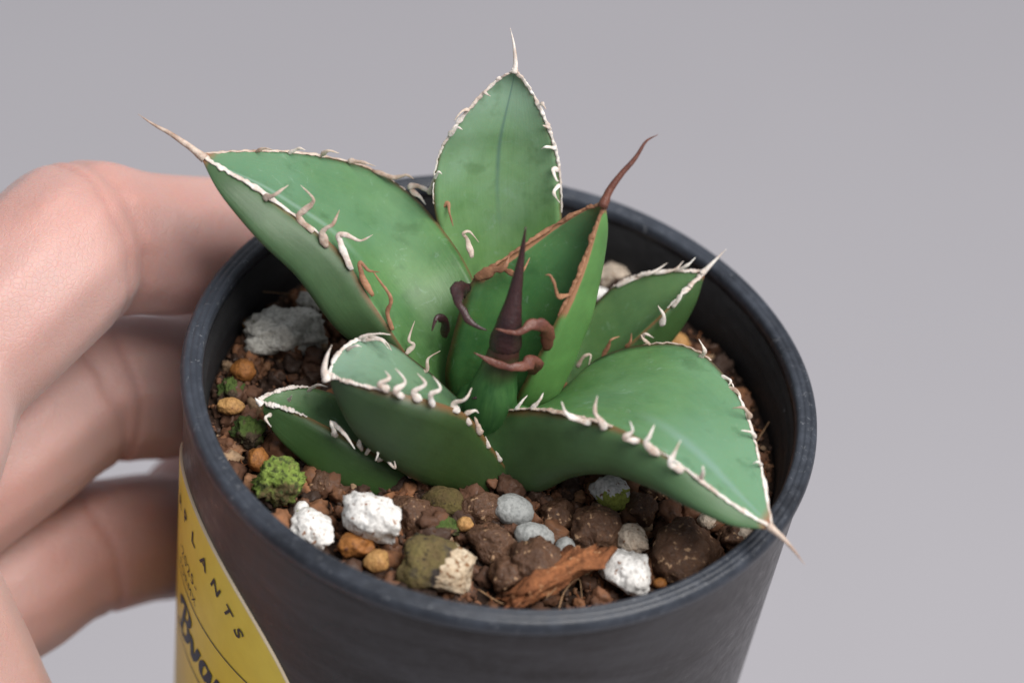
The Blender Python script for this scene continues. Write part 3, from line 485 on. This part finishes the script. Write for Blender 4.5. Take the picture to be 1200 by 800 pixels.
me = mesh('soil_crumbs', cv, cf)
at = me.color_attributes.new('Col', 'FLOAT_COLOR', 'POINT'); at.data.foreach_set('color', [c for q in cc for c in q])
tag(link('soil_crumbs', me, M['crumb']), 'loose brown soil crumbs and grit scattered over the potting soil', 'soil', kind='stuff')
# fine fibres of coir, uncountable
fv = []; ff = []
for i in range(560):
    r = 33*math.sqrt(rnd.random()); a = rnd.uniform(-1.2, 2.6) if rnd.random() < .6 else rnd.uniform(0, 6.28)
    x, y = r*math.cos(a), r*math.sin(a); h = rnd.uniform(0, 6.28); L = rnd.uniform(1, 4.5); P = []
    for k in range(5):
        if math.hypot(x, y) > 33.8: break
        P.append((x, y, soil_z(x, y)+rnd.uniform(.4, 1.3))); h += rnd.gauss(0, .5); x += math.cos(h)*L/4; y += math.sin(h)*L/4
    if len(P) < 3: continue
    Q = spline(P, 9); vv, fc = tube(Q, np.full(9, rnd.uniform(.04, .11)), 5); b0 = len(fv)
    fv += vv; ff += [tuple(b0+j for j in t_) for t_ in fc]
tag(link('root_hairs', mesh('root_hairs', fv, ff), M['bark']), 'scattered fine brown fibres lying in the potting soil', 'fibre', kind='stuff')

# ------------------------------------------------------------------ stones
names = dict(white='pumice_stone', pumice='pumice_stone', cream='pumice_stone', lichen='lichen_stone', grey='pebble', clod='soil_clod', olive='pebble', amber='amber_stone', tanstone='amber_stone', moss='moss_clump', darkmoss='mossy_stone', twotone='stone_block')
cats = dict(white='stone', pumice='stone', cream='stone', lichen='stone', grey='pebble', clod='soil clod', olive='pebble', amber='stone', tanstone='stone', moss='moss', darkmoss='stone', twotone='stone')
for i, (kind, X, rw, rh, ang, rot, lab) in enumerate(DATA['stones']):
    hi = rw > 1.6
    rough = dict(grey=.07, amber=.12, tanstone=.12, moss=.5, darkmoss=.4, pumice=.3, olive=.14, clod=.2).get(kind, .2)
    vs, fs = rock(ICO4 if hi else ICO3, 900+i*3, ang, rough)
    r_ = random.Random(i)
    mx = [max(abs(p[k]) for p in vs) for k in range(3)]
    rz = r_.uniform(-.35, .35) if rot is None else math.radians(rot); ca, sa = math.cos(rz), math.sin(rz)
    # image height mixes depth and height: solve for a body about as deep as tall
    ry = rh*1.03; rzz = rh*.92
    if rot is not None: ry = rh*1.15; rzz = rh*.95
    pts = []
    for p in vs:
        x, y, z = p.x/mx[0]*rw, p.y/mx[1]*ry, p.z/mx[2]*rzz
        pts.append((x*ca-y*sa, x*sa+y*ca, z))
    nm = names[kind]
    me = mesh(nm, pts, fs); o = link(nm, me, M['s_'+kind if kind != 'lichen' else 's_white']); o.location = Vector(X)*MM
    tag(o, lab, cats[kind])
    if kind == 'twotone':
        me.materials.append(M['s_face'])
        for p in me.polygons:
            c = p.center/MM
            if c.x-.35*c.y > rw*.36+.25*noise.noise(Vector((c.y*1.5, c.z*1.5, 0))): p.material_index = 1
    if kind == 'lichen' or (kind == 'pumice' and hi):
        me.materials.append(M['s_darkmoss' if kind == 'pumice' else 's_lichen'])
        for p in me.polygons:
            c = p.center/MM
            if (c.x*.3-c.y*.75-c.z*.5) > rw*(.55 if kind == 'pumice' else .12)+.9*noise.noise(Vector((c.x*1.2, c.y*1.2, c.z*1.2))): p.material_index = 1
# bark flake
vs, fs = rock(ICO4, 77, 1, .42); B = np.array(DATA['bark'])[:, :3]; ax = B[-1]-B[0]; ln = np.linalg.norm(ax); ax /= ln
side_ = np.cross([0, 0, 1.], ax); side_ /= np.linalg.norm(side_); upv = np.cross(ax, side_); ctr = (B[0]+B[-1])/2+np.array([0, 0, .9])
pts = []
for p in vs:
    w_ = 2.3*(1+.35*noise.noise(Vector((p.x*2.3, 4, 1))))
    q = ctr+ax*p.x*ln*.56+side_*(p.y*w_+.9*noise.noise(Vector((p.x*2.1, 0, 8))))+upv*(p.z*1.5-.5*p.y)
    pts.append(q+.22*np.array(noise.noise_vector(Vector(q)*1.7)))
tag(link('bark_flake', mesh('bark_flake', pts, fs), M['bark']), 'orange-brown crumbly bark flake lying against the front rim', 'bark')
for pts, r, lab in DATA['fibres']:
    n = 6*len(pts); Q = spline(pts, n); vv, fc = tube(Q, [r*(1-.45*k/n) for k in range(n)], 7, .25, r)
    tag(link('root_fibre', mesh('root_fibre', vv, fc), M['root']), lab, 'root')

# ------------------------------------------------------------------ agave
plant = empty('agave_plant', (0, 0, SOIL))
tag(plant, 'small green agave rosette with white curled marginal teeth growing in the black pot', 'succulent plant')
def local(P): return [tuple(np.asarray(p)-np.array([0, 0, SOIL])) for p in P]
NTT, NU = 64, 18
def edge(pts): return spline(pts, NTT)
def build_leaf(key, mat, lab):
    L = DATA[key]; A, Bc = edge(L['A']), edge(L['B']); mid = (A+Bc)/2
    if isinstance(L['K'][0], list): K = edge(L['K'])
    else:
        d = spline([[k] for k in L['K']], NTT)[:, 0]
        Tn = np.gradient(mid, axis=0); N = np.cross(Bc-A+1e-6, Tn); N /= np.linalg.norm(N, axis=1)[:, None]+1e-9
        for i in range(NTT):
            if N[i] @ np.array([0, -.73, .68]) < 0: N[i] *= -1
        for i in range(NTT-4, NTT): N[i] = N[NTT-5]
        K = mid-N*d[:, None]
    # teeth sit on slight bulges of the edge
    v = []; f = []; uv = []; n_u = NU; n_l = NU; ring = n_u+n_l
    for i in range(NTT):
        t = i/(NTT-1); kv = K[i]-mid[i]; w = Bc[i]-A[i]
        wav = .05*noise.noise(Vector((t*9, len(key)*3.3, 0)))
        for j in range(n_u):
            u = -1+2*j/n_u
            p = mid[i]+w*u/2+kv*L['f']*(1-abs(u)**1.7)*(1+wav)
            p = p+kv*.02*noise.noise(Vector((t*5, u*2, len(key))))
            v.append(p); uv.append((t, j/n_u))
        for j in range(n_l):
            u = 1-2*j/n_l
            p = mid[i]+w*u/2+kv*(1-abs(u)**2.4)
            v.append(p); uv.append((t, 1+j/n_l))
    for i in range(NTT-1):
        for j in range(ring):
            a = i*ring+j; b = i*ring+(j+1) % ring; f.append((a, b, b+ring, a+ring))
    f.append(tuple(range(ring))[::-1]); f.append(tuple((NTT-1)*ring+k for k in range(ring)))
    me = mesh('leaf', local(v), f)
    ul = me.uv_layers.new(name='UVMap'); d = []
    for p in me.polygons:
        js = [vi % ring for vi in p.vertices]
        for li, vi in zip(p.loop_indices, p.vertices):
            t_, q = uv[vi]; j = vi % ring
            if len(js) == 4:
                if j == 0 and max(js) == ring-1: q = 1.999
                elif j == n_u and min(js) == n_u-1: q = .999
                elif j == n_u: q = 1.001
            ul.data[li].uv = (t_, q)
    me.update()
    bm = bmesh.new(); bm.from_mesh(me); bmesh.ops.recalc_face_normals(bm, faces=bm.faces); bm.to_mesh(me); bm.free()
    o = link('leaf', me, mat, plant); o['label'] = lab
    # spine
    pts, r, m = L['spine']; n = 22; Q = spline(pts, n)
    rad = [max(.04, r*((1-k/(n-1))**.8)*(1.15 if k < 3 else 1)) for k in range(n)]
    vv, fc = tube(Q, rad, 10, .12, 2); link('spine', mesh('spine', local(vv), fc), M[m], o)
    # corky margins
    for q, (e, a, b, r, m) in enumerate(L['margin']):
        C = A if e == 'A' else Bc; i0, i1 = int(a*(NTT-1)), int(b*(NTT-1))
        n = (i1-i0)*3; Q = spline(C[i0:i1+1], n); rad = []
        for k in range(n):
            tt = k/(n-1); rad.append(r*(.35+.65*min(1, tt*3))*(.85+.6*noise.noise(Vector((tt*(i1-i0)*.3, q*5., r*20)))+.25*noise.noise(Vector((tt*(i1-i0)*1.1, q*5., r*20)))))
        Q = Q+np.array([[.12*noise.noise(Vector((k*.35, q, 1))), .12*noise.noise(Vector((k*.35, q, 5))), .12*noise.noise(Vector((k*.35, q, 9)))] for k in range(n)])
        wd = (Bc-A)[[min(i1-4, i0+int(k/n*(i1-i0))) for k in range(n)]]
        vv, fc = tube(Q, [max(.06, x*1.35) for x in rad], 10, .7, q, flat=.42, wide=wd); link('margin', mesh('margin', local(vv), fc), M[m], o)
    for q, (pts, r, m) in enumerate(L['teeth']):
        n = 6*len(pts); Q = spline(pts, n); rad = []
        Tn = np.gradient(Q, axis=0); wd = np.cross(Tn, np.array([.12*math.sin(q*2.3), -.73, .68]))
        for k in range(n):
            tt = k/(n-1); big_ = key == 'heart'
            rad.append(r*(.92+(.25 if not big_ else .3)*math.exp(-(tt/.25)**2))*((1-tt**1.35)**.9 if not big_ else (1-tt)**.75)*(1+.18*math.sin(q*3+tt*11))*min(1, (.45+tt/.12*.55) if not big_ else (.3+tt/.2*.7))+.03)
        vv, fc = tube(Q, rad, 10, .5, q, flat=.42 if key != 'heart' else .36, wide=wd); link('tooth', mesh('tooth', local(vv), fc), M[m], o)
    return o
build_leaf('back', M['leaf_back'], 'upright back leaf with white edge and dark centre line')
build_leaf('left', M['leaf_pale'], 'large pale leaf reaching over the rim towards the fingers')
build_leaf('heart', M['leaf_heart'], 'upright folded leaf with brown edges and long brown spine')
build_leaf('small_right', M['leaf_deep'], 'small leaf with white hairs pointing at the far rim')
build_leaf('right', M['leaf_right'], 'broad arching leaf drooping over the rim')
build_leaf('front', M['leaf_front'], 'short boat-shaped leaf with white zigzag teeth')
build_leaf('low_left', M['leaf_deep'], 'lowest small leaf lying on the soil')
def lathe_path(pts, seg=20, n=30, jit=.05):
    Q = spline(pts, n); return tube(Q[:, :3], Q[:, 3], seg, jit, 1)
vv, fc = lathe_path(DATA['bud']); bud = link('leaf_bud', mesh('leaf_bud', local(vv), fc), M['bud'], plant)
vv, fc = lathe_path(DATA['bud_spine'], 16); link('spine', mesh('spine', local(vv), fc), M['dark'], bud)
vv, fc = tube(spline([(0, 0, -13), (0, 0, -9), (-1, 0, -4), (-1, .5, -1)], 12), [5.5, 5.8, 6, 6, 5.8, 5.5, 5.2, 4.8, 4.2, 3.4, 2.4, 1.2], 20, .1)
link('stem', mesh('stem', local(vv), fc), M['bud'], plant)

# ------------------------------------------------------------------ hand
H = DATA['hand']; balls = []
def pot_r(z): return POT_R+TAPER*z
def wrap(chain, z1, r1, a1):
    """carry a finger on around the pot wall to its tip"""
    x, y, z, r = chain[-1]; a0 = math.atan2(y, x); out = list(chain)
    for k in range(1, 6):
        t = k/5; a = a0+(a1-a0)*t; zz = z+(z1-z)*t; rr = r+(r1-r)*t; R0 = pot_r(zz)+rr*.93
        R0 = R0*t+(1-t)*max(R0, math.hypot(x, y)); out.append([R0*math.cos(a), R0*math.sin(a), zz, rr])
    return out
def chain(pts, step=.9):
    Q = spline(pts, len(pts)*30); last = None
    for q in Q:
        if last is None or np.linalg.norm(q[:3]-last) > step: balls.append(tuple(q)); last = q[:3]
chain(wrap(H['index'], -22, 6.6, math.radians(104)))
chain(wrap(H['middle'], -33, 6.8, math.radians(105)))
chain(wrap(H['ring'], -56, 6.4, math.radians(112)))
chain([(-76, -26, -66, 9.5), (-66, -18, -82, 8.6), (-52, -8, -94, 8), (-36, -2, -92, 7.2), (-22, 0, -86, 6.2)])
chain([list(q) for q in H['thumb']]+[[-45, -32, -58, 10.2], [-35, -33.5, -66, 9.2], [-27, -34.5, -71, 7.5]])
chain(H['web'])
chain([(-66, -7.6, -8.5, 10.6), (-65, -13.5, -8, 10.2), (-63.6, -18.6, -6.8, 9.7), (-66, -22.5, -12, 11.4), (-67, -25, -20, 12)])
chain([(-66, -10, -12, 11), (-67, -20, -18, 11.5), (-67, -25, -25, 12)])
for c in ([(-71, -16, -12, 11.5), (-100, -32, -22, 14), (-135, -50, -34, 16)], [(-71, -18, -28, 11), (-100, -32, -34, 15), (-135, -50, -42, 17)],
          [(-70, -22, -46, 10.5), (-100, -36, -50, 14), (-135, -52, -54, 16)], [(-76, -26, -66, 9.5), (-100, -38, -64, 12), (-135, -54, -60, 15)],
          [(-77, -27, -20, 13), (-100, -44, -34, 15), (-135, -58, -44, 17)], [(-71, -17, -20, 11), (-71, -20, -37, 11), (-74, -24, -55, 10)], [(-135, -52, -44, 20), (-180, -72, -52, 22), (-230, -95, -58, 25)]):
    chain(c, 1.5)
vs0, fs0 = ICO2
allv = np.array([tuple(p) for p in vs0]); V = []; Fc = []
for i, (x, y, z, r) in enumerate(balls):
    V.append((allv*r+np.array([x, y, z]))); b0 = i*len(allv); Fc += [(a+b0, b+b0, c+b0) for a, b, c in fs0]
V = np.vstack(V)
tmp = bpy.data.objects.new('tmp', mesh('tmp', V, Fc)); COL.objects.link(tmp)
md = tmp.modifiers.new('r', 'REMESH'); md.mode = 'VOXEL'; md.voxel_size = .65*MM
sm = tmp.modifiers.new('s', 'SMOOTH'); sm.iterations = 22; sm.factor = .5
dg = bpy.context.evaluated_depsgraph_get(); hm = bpy.data.meshes.new_from_object(tmp.evaluated_get(dg)); hm.name = 'hand'
bpy.data.objects.remove(tmp)
nv = len(hm.vertices); co = np.empty(nv*3); no = np.empty(nv*3); hm.vertices.foreach_get('co', co); hm.vertices.foreach_get('normal', no)
co = co.reshape(-1, 3)/MM; no = no.reshape(-1, 3); red = np.zeros(nv); dis = np.zeros(nv)
for p, d, w_, dp in DATA['creases']:
    rel = co-np.array(p); ax_ = rel @ np.array(d); rr = np.linalg.norm(rel, axis=1)
    near = np.clip((15-rr)/4, 0, 1)
    wob = np.array([.9*noise.noise(Vector(c)*.16)+.35*noise.noise(Vector(c)*.5) if g > 0 else 0 for c, g in zip(co, near)])
    g = np.exp(-((ax_+wob)/w_)**2)*near; dis += g*dp; red += np.exp(-((ax_+wob)/(w_*1.9))**2)*near*.8
# fine skin folds around the bent joints
for p, d, w_, dp in DATA['creases'][:1]+DATA['creases'][2:3]:
    rel = co-np.array(p); ax_ = rel @ np.array(d); near = np.exp(-(np.linalg.norm(rel+np.array(d)*9, axis=1)/11)**2)
    for q in np.nonzero(near > .05)[0]:
        dis[q] += near[q]*.10*noise.noise(Vector((ax_[q]*.9, co[q][2]*.18, 3)))+near[q]*.05*noise.noise(Vector((ax_[q]*2.1, co[q][2]*.4, 9)))
co = (co-no*dis[:, None])*MM; hm.vertices.foreach_set('co', co.ravel()); hm.update()
ra = hm.attributes.new('red', 'FLOAT', 'POINT'); ra.data.foreach_set('value', np.clip(red, 0, 1))
hand = link('hand', hm, M['skin']); tag(hand, 'bare left hand with fingers wrapped around the back of the black pot', 'hand')
